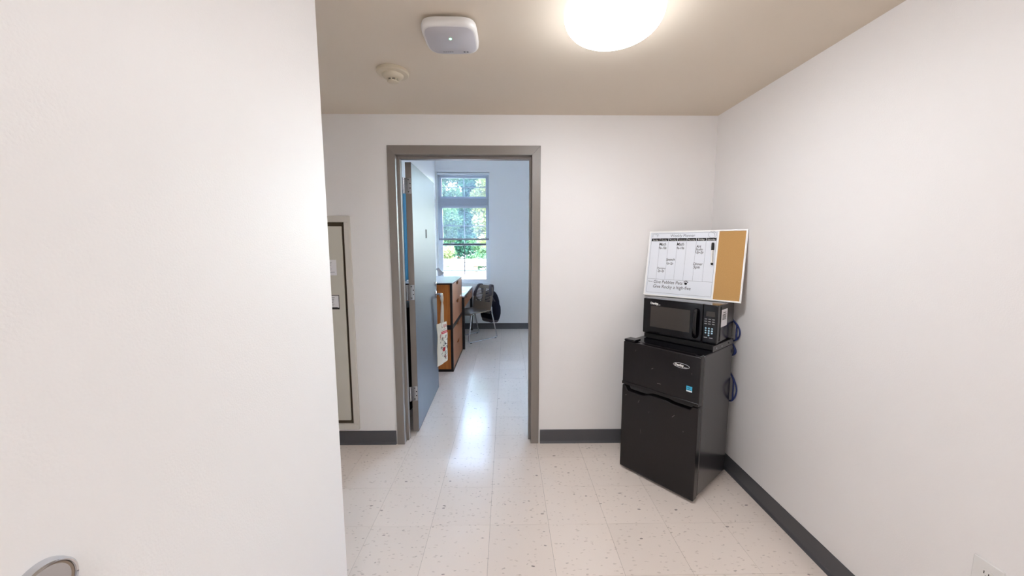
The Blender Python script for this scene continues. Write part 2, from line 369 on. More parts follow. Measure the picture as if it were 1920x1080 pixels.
# ------------------------------------------------------------------ open door leaf
LX = -.683; LT = .0445; LY0 = 2.738; LW = .905; LZ0, LZ1 = .012, 2.036
dr = thing('door_1', 'grey painted door standing open into the bedroom', 'door', (LX, LY0, 0), (0, 0, .012), kind='structure')
MB().box(-LT, 0, LZ0, 0, LW, LZ1).build('leaf', 'door_paint_daylit', dr, bevel=.0015)
MB().box(-LT+.001, -.0012, LZ0+.002, -.0008, 0, LZ1-.002).build('edge_hall_lit', 'frame_paint', dr)  # added strip: hall-lit look of the hinge edge put into its colour
for hz in (1.871, 1.098, .316):
    hg = MB().box(-LT+.002, -.0026, hz-.057, -.003, 0, hz+.057).build('hinge', 'steel', dr, bevel=.001)
    MB().lathe([(.0068, hz-.057), (.0068, hz+.057)], (-LT-.012, -.012, 0), seg=14).build('barrel', 'steel', hg, smooth=True)
    MB().box(-LT-.013, -.0065, hz-.055, -LT+.004, -.0026, hz+.055).build('knuckle_plate', 'steel', hg)
    for k, (sx, sz) in enumerate([(-.024, .043), (-.011, .016), (-.011, -.016), (-.024, -.043)]):
        MB().lathe([(.0045, -.0034), (.0045, -.0026)], (sx, 0, hz+sz), 'y', 10).build('screw', 'dark_screw', hg)
# lock: rose, lever, upper cylinder
ly = LW-.07
MB().lathe([(.034, 0), (.034, .008), (.028, .012)], (0, ly, .975), 'x', 24).build('rose', 'chrome', dr, smooth=True)
lv = MB().tube(fillet([(.012, ly, .975), (.062, ly, .975), (.064, ly-.03, .975), (.064, ly-.115, .973)], .015), .0095, 10, flat=1.0).build('lever', 'chrome', dr, smooth=True)
MB().lathe([(.022, 0), (.022, .01), (.012, .013)], (0, ly, 1.075), 'x', 20).build('cylinder', 'chrome', dr, smooth=True)
MB().box(0, .45, 1.508, .003, .482, 1.58).build('plate', 'dark_slot', dr, bevel=.0005)
MB().box(-LT+.008, LW, .94, -.01, LW+.0015, 1.14).build('latch_plate', 'steel', dr)

# ------------------------------------------------------------------ tote bag on the lever
A = Vector((-.662, 3.455, 0)); B = Vector((-.594, 3.60, 0)); bw = (B-A).length; ba = math.atan2((B-A).y, (B-A).x)
tb = thing('tote_bag', 'cream canvas tote bag with red and black print hanging on door lever', 'bag', (A.x, A.y, .308), (0, 0, ba))
g = MB(); NX, NZ = 10, 16; bh = .392
def bagpt(i, j, s):
    x = bw*i/NX; z = bh*j/NZ; e = math.sin(math.pi*i/NX)**.5*math.sin(math.pi*min(1, (j+.6)/NZ*.95))**.5
    return (x+.004*math.sin(j*.7)-(.012*(1-j/NZ)**3 if i < 2 else 0), s*(.003+.013*e)+.002*math.sin(i*1.3+j*.5), z-(.02*(1-j/NZ)**2*(1-i/NX)))
for s in (-1, 1):
    vs = [bagpt(i, j, s) for j in range(NZ+1) for i in range(NX+1)]
    g.add(vs, [(j*(NX+1)+i, j*(NX+1)+i+1, (j+1)*(NX+1)+i+1, (j+1)*(NX+1)+i) for j in range(NZ) for i in range(NX)])
nn = (NX+1)*(NZ+1)
rim = [i for i in range(NX+1)]+[(NX+1)*j+NX for j in range(1, NZ+1)]+[(NX+1)*NZ+i for i in range(NX-1, -1, -1)]+[(NX+1)*j for j in range(NZ-1, 0, -1)]
for a in range(len(rim)):
    b = (a+1) % len(rim); g.f.append((rim[a], rim[b], rim[b]+nn, rim[a]+nn))
g.build('body', 'canvas', tb, smooth=True)
def bagy(x, z): # front surface
    e = math.sin(math.pi*max(0, min(1, x/bw)))**.5*math.sin(math.pi*min(1, (z/bh*NZ+.6)/NZ*.95))**.5
    return -(.003+.013*e)-.004
hx = .086; top = .392
lvw = Vector((-.62, LY0+ly-.07, .972)); lvl = Matrix.Rotation(-ba, 3, 'Z') @ (lvw-Vector((A.x, A.y, .308)))
for dx, dy in ((-.018, -.006), (.016, .006)):
    pts = smoothpath([(hx+dx*1.6, dy*1.4, top-.03), (hx+dx*1.5, dy*1.4, top+.05), (hx+dx+.005, dy, top+.16), (lvl.x+dx*.3, lvl.y+dy*2, lvl.z-.03), (lvl.x, lvl.y+dy*.4, lvl.z+.014)], 5)
    MB().tube(pts, .011, 8, flat=.3).build('strap', 'canvas', tb, smooth=True)
# printed doodles (flat print following the cloth)
def bagprint(name, material, items):
    q = MB()
    for kind, *a in items:
        if kind == 'r':
            x, z, wd, h = a; nx = 6
            for i in range(nx):
                xa = x+wd*i/nx; xb = x+wd*(i+1)/nx
                q.quad((xa, bagy(xa, z)-.0002, z), (xb, bagy(xb, z)-.0002, z), (xb, bagy(xb, z+h)-.0002, z+h), (xa, bagy(xa, z+h)-.0002, z+h))
        elif kind == 'ring':
            x, z, r = a; pts = [(x+r*math.cos(t*math.pi/7), bagy(x+r*math.cos(t*math.pi/7), z)-.0006, z+r*math.sin(t*math.pi/7)) for t in range(14)]
            q.tube(pts, .0011, 4, closed=True)
        elif kind == 'sq':
            q.tube(smoothpath([(x, bagy(x, z)-.0006, z) for x, z in a[0]], 4), a[1] if len(a) > 1 else .0011, 4)
        elif kind == 'd':
            x, z, r = a; q.add([(x+r*math.cos(t*math.pi/6), bagy(x, z)-.001, z+r*math.sin(t*math.pi/6)) for t in range(12)], [tuple(range(12))])
    tag(q.build(name, material, tb), kind='stuff')
bagprint('red_print', 'ink_red', [('r', .045, .288, .105, .024), ('d', .078, .135, .021), ('r', .058, .116, .040, .014), ('ring', .1, .06, .014), ('sq', [(.092, .05), (.1, .07), (.108, .05)]), ('sq', [(.03, .25), (.028, .27), (.034, .29)], .0025), ('sq', [(.06, .25), (.08, .243), (.105, .25)], .0016), ('sq', [(.085, .36), (.095, .375), (.105, .36), (.095, .345), (.085, .36)], .0018), ('sq', [(.115, .345), (.125, .375), (.135, .345)], .0018), ('sq', [(.12, .15), (.13, .155), (.14, .148)]), ('sq', [(.13, .05), (.14, .065)])])
r3 = random.Random(3); its = []
for k in range(46):
    x = r3.uniform(.025, .145); z = r3.uniform(.03, .27); its.append(('sq', [(x+r3.uniform(-.012, .012), z+r3.uniform(-.012, .012)) for _ in range(4)], .0009))
its += [('d', .105, .185, .009), ('d', .075, .172, .008), ('sq', [(.05, .345), (.058, .372), (.066, .345)], .0012), ('sq', [(.05, .33), (.07, .322), (.1, .33), (.13, .322)], .0012), ('ring', .115, .105, .008), ('ring', .06, .28-.03, .006)]
bagprint('black_print', 'ink', its)
bagprint('band_lettering', 'badge_white', [('sq', [(.055+.008*i, .3+(.006 if i % 2 else -.004)) for i in range(11)], .0012)])

# ------------------------------------------------------------------ ceiling lamp
lr, lh = .183, .085
pr = [(lr*math.cos(a)**.6 if a < math.pi/2-.01 else .0005, -.006-lh*math.sin(a)) for a in [math.pi/2*k/14 for k in range(15)]]
def ceiling_lamp(x, y, lab):
    lp = thing('ceiling_lamp', lab, 'ceiling lamp', (x, y, H))
    MB().lathe([(.15, -.0005), (.172, -.002), (.172, -.012), (.15, -.014)], seg=48).build('mounting_ring', 'white_plastic', lp, smooth=True)
    MB().lathe([(lr*.97, -.004)]+pr, seg=56).build('diffuser', 'lamp_glass', lp, smooth=True)
ceiling_lamp(.40, 1.475, 'round glowing white dome lamp beside the access point')
ceiling_lamp(-.12, -.85, 'unseen round white dome lamp added as fill light at the rear of the hall')  # unseen second lamp, added to even out the hall light

# ------------------------------------------------------------------ wireless access point
ap = thing('access_point', 'white rounded wireless access point with green light on ceiling', 'access point', (-.222, 1.598, H))
def superring(w, d, z, n=48, e=4.2, dy=0):
    return [(w/2*math.copysign(abs(math.cos(t))**(2/e), math.cos(t)), dy+d/2*math.copysign(abs(math.sin(t))**(2/e), math.sin(t)), z) for t in [2*math.pi*k/n for k in range(n)]]
def loft(rings):
    m_ = MB(); n = len(rings[0]); m_.add([v for r in rings for v in r], [(i*n+k, i*n+(k+1) % n, (i+1)*n+(k+1) % n, (i+1)*n+k) for i in range(len(rings)-1) for k in range(n)]+[tuple(range(n))[::-1], tuple((len(rings)-1)*n+k for k in range(n))]); return m_
loft([superring(.13, .13, 0), superring(.13, .13, -.008)]).build('mount_plate', 'matte_black', ap)
loft([superring(.19, .19, -.008), superring(.212, .214, -.014), superring(.218, .222, -.026), superring(.216, .220, -.036), superring(.206, .210, -.044), superring(.200, .204, -.0455)]).build('body', 'white_plastic', ap, smooth=True)
loft([superring(.196, .200, -.0452), superring(.190, .194, -.0475), superring(.02, .02, -.0485)]).build('face_plate', 'ap_face', ap, smooth=True)
MB().lathe([(.0042, -.0486), (.0042, -.0494)], (.0, -.022, 0), seg=14).build('status_light', 'led', ap)
q = MB()
for i in range(5): q.box(-.045+i*.009, .078, -.0484, -.0385+i*.009, .082, -.0479)
for i in range(2): q.lathe([(.0045, -.0484), (.0045, -.0479)], (.045+i*.013, .079, 0), seg=12)
tag(q.build('maker_marks', 'ink_grey', ap), kind='stuff')

# ------------------------------------------------------------------ smoke detector
sd = thing('smoke_detector', 'round cream smoke detector with slotted nose on ceiling', 'smoke detector', (-.566, 1.962, H))
MB().lathe([(.076, 0), (.079, -.003), (.079, -.014), (.074, -.019), (.05, -.021)], seg=40).build('base', 'cream_plastic', sd, smooth=True)
MB().lathe([(.052, -.019), (.051, -.026), (.044, -.034), (.033, -.040), (.028, -.041)], seg=36).build('body', 'cream_plastic', sd, smooth=True)
MB().lathe([(.027, -.038), (.027, -.050)], seg=30).build('sensor_chamber', 'dark_slot', sd, smooth=True)
for k in range(8):
    a = 2*math.pi*k/8; MB().box(-.003, .0262, -.051, .003, .0295, -.038).build('rib', 'cream_plastic', sd).rotation_euler = (0, 0, a)
MB().lathe([(.0295, -.0435), (.0295, -.0455)], seg=30).build('ring', 'cream_plastic', sd)
MB().lathe([(.0285, -.049), (.026, -.054), (.018, -.057), (.001, -.058)], seg=30).build('cap', 'cream_plastic', sd, smooth=True)
MB().lathe([(.002, -.0262), (.002, -.029)], (.018, -.042, -.001), seg=8).build('indicator', 'dark_slot', sd)

# ------------------------------------------------------------------ electrical panel on the back wall
px1, px0, pz0, pz1 = -1.067, -1.62, .121, 1.644
ep = thing('electrical_panel', 'beige metal electrical panel set in the wall above black baseboard', 'panel', ((px0+px1)/2, D, pz0))
pw = px1-px0; ph = pz1-pz0; hw = pw/2
for a in ((-hw, 0, hw, .042), (-hw, ph-.042, hw, ph), (-hw, .042, -hw+.04, ph-.042), (hw-.04, .042, hw, ph-.042)):
    MB().box(a[0], -.02, a[1], a[2], -.0005, a[3]).build('flange', 'panel_flange', ep, bevel=.003)
MB().box(-hw+.038, -.003, .04, hw-.038, -.0005, ph-.04).build('back_plate', 'panel_gap', ep)
pd = MB().box(-hw+.058, -.017, .07, hw-.058, -.003, ph-.07).build('panel_door', 'panel_metal', ep, bevel=.003)
dxr = -1.125-(px0+px1)/2
def label(x0, x1, z0, z1, border):
    if border: MB().box(x0, -.0178, z0, x1, -.0171, z1).build('label_border', 'dark_slot', ep)
    i = .004 if border else 0
    MB().box(x0+i, -.0183, z0+i*3, x1-i, -.0172, z1-i).build('paper_label', 'paper', ep)
    q = MB(); r = random.Random(5)
    for k in range(7): q.box(x0+.012, -.0187, z1-.018-k*.0115, x1-.012-r.uniform(0, .03), -.0184, z1-.0155-k*.0115)
    q.build('print_lines', 'ink_grey' if not border else 'ink', ep)
cxp = (px0+px1)/2
label(-1.30-cxp, -1.170-cxp, 1.240-pz0, 1.347-pz0, False)
label(-1.30-cxp, -1.163-cxp, 1.003-pz0, 1.102-pz0, True)
MB().box(hw-.05, -.016, 1.0-pz0, hw-.041, -.003, 1.004-pz0).build('hinge_pin', 'dark_slot', ep)

# ------------------------------------------------------------------ door stop on left wall, outlet on right wall
ds = thing('door_stop', 'round chrome wall door stop with beige rubber pad', 'door stop', (XL, .43, 1.011), (0, 0, 0))
MB().lathe([(.0345, .0), (.0345, .005), (.0335, .011), (.0315, .0135), (.0300, .0125), (.0290, .009)], (0, 0, 0), 'x', 48, cap=True).build('metal_ring', 'chrome', ds, smooth=True)
MB().lathe([(.0295, .0035), (.0290, .0105), (.026, .0085), (.0215, .0045), (.0190, .0030), (.0188, .0058), (.0170, .0066), (.0005, .0070)], (0, 0, 0), 'x', 40).build('rubber_pad', 'rubber_beige', ds, smooth=True)
ou = thing('wall_outlet', 'white duplex wall outlet on the plain right wall', 'outlet', (XR, .968, .4575))
pl = [(-.035, -.0575), (.035, -.0575), (.035, .0575), (-.035, .0575)]
MB().box(-.006, -.035, -.0575, 0, .035, .0575).build('cover_plate', 'white_plastic', ou, bevel=.003)
for zc in (.0195, -.0195):
    rc = MB().prism([(.0165*math.cos(t*math.pi/12), max(-.0135, min(.0135, .0175*math.sin(t*math.pi/12)))) for t in range(24)], lambda p, d: (d, p[0], zc+p[1]), -.0075, -.004).build('receptacle', 'white_plastic', ou)
    MB().box(-.0078, .0045, zc-.001, -.0074, .0065, zc+.008).box(-.0078, -.0065, zc-.001, -.0074, -.0045, zc+.006).lathe([(.0024, -.0078), (.0024, -.0074)], (0, 0, zc-.007), 'x', 10).build('slot', 'dark_slot', rc)
MB().lathe([(.003, -.0072), (.003, -.0058)], (0, 0, 0), 'x', 12).build('screw', 'steel', ou)

# ------------------------------------------------------------------ fridge
FT = .884; FW, FDD, FDP, FZB, FZT = .474, .05, .452, .014, .846
fr = thing('mini_fridge', 'black two-door mini fridge standing askew in the room corner', 'fridge', (.7382, 2.2731, 0), (0, 0, -FT))
MB().box(.002, FDD+.008, .022, FW-.002, FDP, FZT-.004).build('cabinet', 'fridge_side', fr, bevel=.004)
MB().box(.012, FDD-.002, .03, FW-.012, FDD+.010, FZT-.012).build('gasket', 'matte_black', fr)
def door_poly(z0, z1, toprof=None):
    pts = [(0, z0), (FW, z0)]
    if toprof: pts += [(a, z1+dz) for a, dz in reversed(toprof)]
    else: pts += [(FW, z1), (0, z1)]
    return pts
N = 80; prof = []
for i in range(N+1):
    a = FW*i/N; t = a/FW
    keys = [(0, 0), (.045, 0), (.085, -.030), (.29, -.030), (.42, -.013), (.6, -.013), (.70, -.021), (.90, -.021), (.935, 0), (1, 0)]
    for (ta, za), (tb_, zb__) in zip(keys, keys[1:]):
        if ta <= t <= tb_: x_ = (t-ta)/(tb_-ta); dz = za+(zb__-za)*x_*x_*(3-2*x_); break
    prof.append((a, dz))
def front(p, d): return (p[0], d, p[1])
MB().prism(door_poly(FZB, .562, prof), front, 0, FDD).build('fridge_door', 'fridge_black', fr, bevel=.006, segs=3)
fz = MB().prism(door_poly(.572, FZT), front, 0, FDD).build('freezer_door', 'fridge_black', fr, bevel=.006, segs=3)
MB().prism([(0, .568), (FW, .568), (FW, .588), (0, .588)], front, -.0045, .012).build('handle_lip', 'fridge_black', fz, bevel=.003)
MB().box(.004, .022, .52, FW-.004, FDD+.004, .574).build('handle_recess', 'gloss_black', fr)
MB().box(.006, FDD+.012, FZT-.0042, FW-.006, FDP-.006, FZT-.003).build('top_panel', 'gloss_black', fr)
MB().box(.0, .006, FZT, .075, .075, FZT+.013).build('hinge_cap', 'gloss_black', fr, bevel=.004)
MB().box(FW-.035, .01, FZT-.002, FW-.006, .05, FZT+.005).build('hinge_cap', 'gloss_black', fr, bevel=.002)
for a, b in ((.03, .09), (FW-.03, .09), (.03, FDP-.04), (FW-.03, FDP-.04)):
    MB().lathe([(.014, 0), (.014, .016), (.008, .024)], (a, b, 0), seg=14).build('foot', 'matte_black', fr)
# badge
bxc, bzc = .372, .778
def ell(cx, cz, rx, rz, n=36): return [(cx+rx*math.cos(2*math.pi*k/n), cz+rz*math.sin(2*math.pi*k/n)) for k in range(n)]
bd = MB().prism(ell(bxc, bzc, .046, .0145), front, -.0022, .001).build('badge', 'gloss_black', fr)
o_, i_ = ell(bxc, bzc, .046, .0145), ell(bxc, bzc, .0433, .0120); q = MB(); nE = 36
q.add([(x, -.003, z) for x, z in o_]+[(x, -.003, z) for x, z in i_], [(k, (k+1) % nE, nE+(k+1) % nE, nE+k) for k in range(nE)]); q.build('badge_rim', 'badge_silver', bd)
q = MB(); put_text(q, 'Danby', bxc-.012, bzc-.0055, -.0026, width=.05, bold=.0018); put_text(q, 'Designer', bxc+.022, bzc-.008, -.0026, width=.024); q.build('badge_lettering', 'badge_white', bd)
sk = MB().box(.405, -.0012, .640, .437, .0005, .672).build('energy_sticker', 'sticker_blue', fr)
q = MB().box(.411, -.0016, .661, .427, -.0013, .664).box(.411, -.0016, .651, .433, -.0013, .6535); q.build('sticker_print', 'ink', sk)
MB().box(.406, -.0017, .641, .436, -.0013, .648).build('sticker_band', 'badge_white', sk)
q = MB(); r = random.Random(11)
for x, z, ln, an in [(.085, .80, .012, 1.2), (.2, .715, .012, .5), (.245, .635, .022, .1), (.03, .50, .01, .4), (.12, .485, .02, 1.1), (.19, .44, .012, 1.4), (.34, .47, .022, .8), (.40, .40, .004, 0), (.14, .30, .03, 1.8), (.43, .745, .004, 0)]:
    dx, dz = ln/2*math.cos(an), ln/2*math.sin(an); wd = .0008
    q.quad((x-dx, -.0003, z-dz-wd), (x+dx, -.0003, z+dz-wd), (x+dx, -.0003, z+dz+wd), (x-dx, -.0003, z-dz+wd))
tag(q.build('scuff_marks', 'scuff', fr), kind='stuff')

# ------------------------------------------------------------------ mounting rail under the microwave
rl = thing('microwave_rack', 'black bolted steel rail holding the microwave on the fridge', 'rack', (.7382, 2.2731, FZT), (0, 0, -FT))
MB().box(.035, .19, .0005, FW-.0065, .44, .032).build('tray', 'matte_black', rl)
MB().box(FW-.006, .155, .0005, FW-.0015, .452, .033).build('side_plate', 'fridge_side', rl, bevel=.001)
MB().box(.03, .19, .0005, .0345, .44, .03).build('side_plate', 'fridge_side', rl, bevel=.001)
for b in (.20, .275, .38):
    MB().lathe([(.0055, -.0012), (.0055, .001), (.003, .003)], (FW-.0015, b, .016), 'x', 12).build('bolt', 'steel' if b < .3 else 'dark_screw', rl)

# ------------------------------------------------------------------ microwave
MT = .837; MW_, MD, MZ0, MZ1 = .446, .290, .8792, 1.107
MHT = MZ1-MZ0
mv = thing('microwave', 'black countertop microwave with keypad sitting on the mini fridge', 'microwave', (.8883, 2.3614, MZ0), (0, 0, -MT))
zb = .003
MB().box(.004, .036, zb, MW_-.004, MD, MHT-.002).build('case', 'micro_case', mv, bevel=.004)
def fz_(t): return MHT-(MHT-zb)*t
md = MB().box(0, 0, zb, MW_*.818, .034, MHT).build('oven_door', 'gloss_black', mv, bevel=.005, segs=3)
MB().box(MW_*.112, -.0008, fz_(.80), MW_*.662, .002, fz_(.20)).build('door_window', 'oven_glass', md)
q = MB(); put_text(q, 'Danby', MW_*.165, fz_(.155), -.0006, width=.05, bold=.0022); put_text(q, 'Designer', MW_*.225, fz_(.165), -.0006, width=.026); q.build('door_lettering', 'badge_white', md)
hpth = [(MW_*.742, .004, fz_(.18)), (MW_*.742, -.018, fz_(.22)), (MW_*.742, -.024, fz_(.52)), (MW_*.742, -.018, fz_(.83)), (MW_*.742, .004, fz_(.87))]
MB().tube(smoothpath(hpth, 5), .012, 10).build('handle', 'gloss_black', md, smooth=True)
cpn = MB().box(MW_*.823, 0, zb, MW_, .034, MHT).build('control_panel', 'gloss_black', mv, bevel=.004, segs=3)
MB().box(MW_*.862, -.0006, fz_(.30), MW_*.966, .001, fz_(.17)).build('display', 'oven_glass', cpn)
for r_ in range(4):
    for c_ in range(3):
        if r_ == 3 and c_ != 1: continue
        x = MW_*(.866+.038*c_); z = fz_(.608+.06*r_)
        MB().lathe([(.0048, -.0012), (.0042, 0)], (x, 0, z), 'y', 12).build('number_key', 'key_blue', cpn)
for r_ in range(3):
    for c_ in range(3):
        x = MW_*(.86+.046*c_); z = fz_(.372+.06*r_); MB().box(x-.0065, -.0008, z-.002, x+.0065, 0, z+.002).build('function_key', 'key_grey', cpn)
for c_ in range(2):
    x = MW_*(.868+.065*c_); z = fz_(.85); MB().box(x-.009, -.0008, z-.002, x+.009, 0, z+.002).build('function_key', 'key_grey', cpn)
sl_ = MB().box(MW_-.0045, MD*.24, fz_(.60), MW_-.0030, MD*.58, fz_(.15)).build('rating_label', 'paper', mv)
q = MB()
for k in range(5): q.box(MW_-.0031, MD*.30, fz_(.42)+k*.007, MW_-.0026, MD*(.52-.02*(k % 2)), fz_(.42)+.0035+k*.007)
q.box(MW_-.0031, MD*.33, fz_(.24), MW_-.0026, MD*.5, fz_(.225)); q.build('label_print', 'ink', sl_)
for k in range(2): MB().box(MW_-.0042, .052+.012*k, zb+.01, MW_-.0028, .056+.012*k, MHT-.012).build('side_groove', 'matte_black', mv)
for a, b in ((.03, .035), (MW_-.03, .035), (.03, MD-.03), (MW_-.03, MD-.03)):
    MB().lathe([(.011, 0), (.011, zb+.001)], (a, b, 0), seg=12).build('foot', 'matte_black', mv)

# ------------------------------------------------------------------ planner board
BW, BH = .583, .4365
bt, bl = .754, .154
pb = thing('planner_board', 'white weekly planner board with cork strip leaning on the microwave', 'board', (.9411, 2.5132, MZ1+.0005), (-bl, 0, -bt))
MB().box(.006, .003, .006, BW*.735, .009, BH-.006).build('whiteboard', 'board_white', pb)
MB().box(BW*.741, .004, .008, BW-.008, .009, BH-.008).build('cork_panel', 'cork', pb)
for a in ((0, 0, BW, .009), (0, BH-.009, BW, BH), (0, .009, .009, BH-.009), (BW-.0095, .009, BW, BH-.009)):
    MB().box(a[0], 0, a[1], a[2], .012, a[3]).build('frame_bar', 'board_frame', pb, bevel=.0015)
MB().box(BW*.729, .0015, .009, BW*.741, .011, BH-.009).build('divider', 'board_frame', pb)
yp = .0026
def bz(t): return BH*(1-t)
q = MB()
gx0, gx1 = BW*.030, BW*.7205
def hl(x0, x1, t, wd=.0006): q.box(x0, yp, bz(t)-wd, x1, yp+.0004, bz(t)+wd)
def vl(x, t0, t1, wd=.0005): q.box(x-wd, yp, bz(t1), x+wd, yp+.0004, bz(t0))
hl(gx0, gx1, .036); hl(gx0, gx1, .95); hl(gx0, gx1, .741); vl(gx0, .036, .95); vl(gx1, .036, .95)
cols = [gx0+(gx1-gx0)*k/7 for k in range(8)]
for k in range(1, 7): vl(cols[k], .155, .741, .0004)
q.build('grid_lines', 'ink_grey', pb)
q = MB()
for k in range(7): q.box(cols[k]+.0012, yp, bz(.154), cols[k+1]-.0012, yp+.0004, bz(.112))
q.build('day_bars', 'ink', pb)
q = MB()
for k, dname in enumerate(['Sunday', 'Monday', 'Tuesday', 'Wednesday', 'Thursday', 'Friday', 'Saturday']):
    put_text(q, dname, (cols[k]+cols[k+1])/2, bz(.146), yp-.0003, width=min(.044, .0062*len(dname)))
q.build('day_lettering', 'badge_white', pb)
q = MB(); put_text(q, 'Weekly Planner', BW*.374, bz(.094), yp, width=BW*.262, zscale=1.15); q.build('title_lettering', 'ink_grey', pb)
q = MB(); put_text(q, 'Notes:', BW*.068, bz(.79), yp, width=.03); q.build('notes_heading', 'ink', pb)
for name, rows in (('emblem', [(.075, .075, .020), (.675, .066, .022)]),):
    for s, t, r in rows:
        q = MB(); c = (BW*s, bz(t))
        pts = [(c[0]+r*math.cos(a), yp, c[1]+r*.9*math.sin(a)) for a in [math.pi*2*k/28 for k in range(28 if s > .5 else 17)]]
        q.tube(pts, .0007, 4, closed=s > .5)
        q.tube([(c[0]+r*.62*math.cos(a), yp, c[1]+r*.5*math.sin(a)) for a in [-.6+2.6*k/14 for k in range(15)]], .0009, 4)
        q.build(name, 'ink_grey', pb)
q = MB()
hand = [('Math', .165, .222, .052), ('9a-10a', .168, .275, .058), ('Math', .36, .222, .052), ('9a-10a', .364, .275, .054), ('Art', .553, .252, .034), ('Studio', .56, .292, .050), ('12p-2p', .563, .335, .056),
        ('Speech', .268, .452, .064), ('1p-2p', .266, .508, .048), ('Chemistry', .176, .582, .066), ('2p-3p', .174, .628, .050), ('Dinner', .562, .508, .064), ('5pm', .552, .556, .044)]
for body, s, t, wd in hand: put_text(q, body, BW*s, bz(t), yp, width=wd*.86, shear=.2, zscale=1.2, bold=.0004)
put_text(q, 'Give Pebbles Pets', BW*.106, bz(.805), yp, width=BW*.318, shear=.12, align='L', zscale=1.15)
put_text(q, 'Give Rocky a high-five', BW*.104, bz(.876), yp, width=BW*.41, shear=.12, align='L', zscale=1.15)
tag(q.build('handwriting', 'ink', pb), kind='stuff')
q = MB()
for cx_, cz_, r in [(.458, .785, .009), (.441, .762, .0036), (.452, .75, .0036), (.465, .75, .0036), (.476, .762, .0036)]:
    q.add([(BW*cx_+r*math.cos(a), yp, bz(cz_)+r*.85*math.sin(a)) for a in [2*math.pi*k/14 for k in range(14)]], [tuple(range(14))])
q.build('paw_drawing', 'ink', pb)
# marker clipped to the board
Rb = Matrix.Rotation(-bt, 3, 'Z') @ Matrix.Rotation(-bl, 3, 'X')
mp_ = Vector((.9411, 2.5132, MZ1+.0005)) + Rb @ Vector((BW*.703, -.0058, bz(.50)))
mk = thing('marker', 'black capped white marker clipped upright on the planner board', 'marker', mp_, (-bl, 0, -bt))
an = Matrix.Rotation(.045, 3, 'Y')
L_ = BH*.315
for o in (MB().lathe([(.0072, L_*.66), (.0078, L_*.68), (.0078, L_*.97), (.006, L_)], seg=16).build('cap', 'matte_black', mk, smooth=True),
          MB().lathe([(.0068, L_*.09), (.0068, L_*.66)], seg=16).build('barrel', 'badge_white', mk, smooth=True),
          MB().lathe([(.004, 0), (.0066, L_*.03), (.0070, L_*.09)], seg=16).build('tip', 'matte_black', mk, smooth=True),
          MB().box(.0035, -.0075, L_*.12, .0050, -.0045, L_*.66).build('stripe', 'ink_grey', mk)):
    o.rotation_euler = (0, -.045, 0)

# ------------------------------------------------------------------ blue cord in the corner behind the fridge
pc = thing('power_cord', 'blue power cord looping down between fridge and wall', 'cord', (1.408, 2.185, 0))
def cp_(pts): return smoothpath(pts, 6)
def strand(amp):
    key = [(1.02, .10, 0), (.985, .07, 0), (.96, .02, 0), (.93, .006, 1), (.895, .006, 1), (.865, .02, 0), (.845, .06, 0), (.81, .025, 0), (.79, .02, .3), (.77, .03, 0), (.74, .07, 0), (.66, .07, 0), (.62, .02, 0), (.575, 0, 1), (.53, 0, 1), (.48, .015, 0), (.44, .07, 0), (.3, .08, 0), (.12, .08, 0), (.02, .1, 0)]
    return cp_([(.002+.002*amp, y-.013*amp*k, z) for z, y, k in key])
MB().tube(strand(1), .0045, 8).build('strand', 'cord_blue', pc, smooth=True)
MB().tube(strand(-.9), .0045, 8).build('strand', 'cord_blue', pc, smooth=True)

# ------------------------------------------------------------------ bedroom: two stacked chests
CX0, CX1, CY0, CY1 = -1.172, -.614, 4.131, 5.03
def chest(z0, h, top, lab):
    t = thing('drawer_chest', lab, 'chest', ((CX0+CX1)/2, (CY0+CY1)/2, z0), group='stacked chests')
    a, b = (CX1-CX0)/2, (CY1-CY0)/2; e = .026
    # black edge frame: corner posts, top and bottom plates
    for sx in (-1, 1):
        for sy_ in (-1, 1): MB().box(sx*a-(e if sx > 0 else 0), sy_*b-(e if sy_ > 0 else 0), .03, sx*a+(e if sx < 0 else 0), sy_*b+(e if sy_ < 0 else 0), h-.022).build('post', 'black_edge', t)
    MB().box(-a, -b, 0, a, b, .03).build('plinth', 'black_edge', t)
    MB().box(-a, -b, h-.022, a, b, h-(.008 if top else 0)).build('top_rail', 'black_edge', t)
    if top: MB().box(-a-.001, -b-.001, h-.008, a+.001, b+.001, h).build('top', 'laminate_white', t, bevel=.001)
    for sy_ in (-1, 1): MB().box(-a+e, sy_*b-(.004 if sy_ < 0 else .014)+.007 if False else (-b+.003 if sy_ < 0 else b-.012), .03, a-e, (-b+.012 if sy_ < 0 else b-.003), h-.022).build('side_panel', 'wood_side', t)
    MB().box(-a+.004, -b+e, .03, -a+.012, b-e, h-.022).build('rear_panel', 'wood_side', t)
    hh = (h-.052)/2
    for k in range(2):
        zz0 = .03+k*hh+.0015; zz1 = .03+(k+1)*hh-.0015
        nt_ = [(-b+e, zz0), (b-e, zz0), (b-e, zz1), (.11, zz1), (.05, zz1-.04), (-.05, zz1-.04), (-.11, zz1), (-b+e, zz1)]
        dd = MB().prism(nt_, lambda p, d: (d, p[0], p[1]), a-.018, a-.001).build('drawer', 'wood_front', t)
        MB().box(a-.030, -.115, zz1-.044, a-.019, .115, zz1).build('finger_notch', 'dark_slot', dd)
    MB().box(-a+.012, -b+.012, .03, a-.032, b-.012, h-.023).build('carcass', 'black_edge', t)
    for sx in (-1, 1):
        for sy_ in (-1, 1): MB().lathe([(.012, -.012 if z0 > 0 else 0), (.012, 0)], (sx*(a-.03), sy_*(b-.03), 0), seg=10).build('glide', 'matte_black', t) if False else None
    return t
chest(0, .515, False, 'wooden two-drawer chest on the floor under an identical chest')
chest(.5155, .515, True, 'white-topped wooden two-drawer chest stacked on another chest')

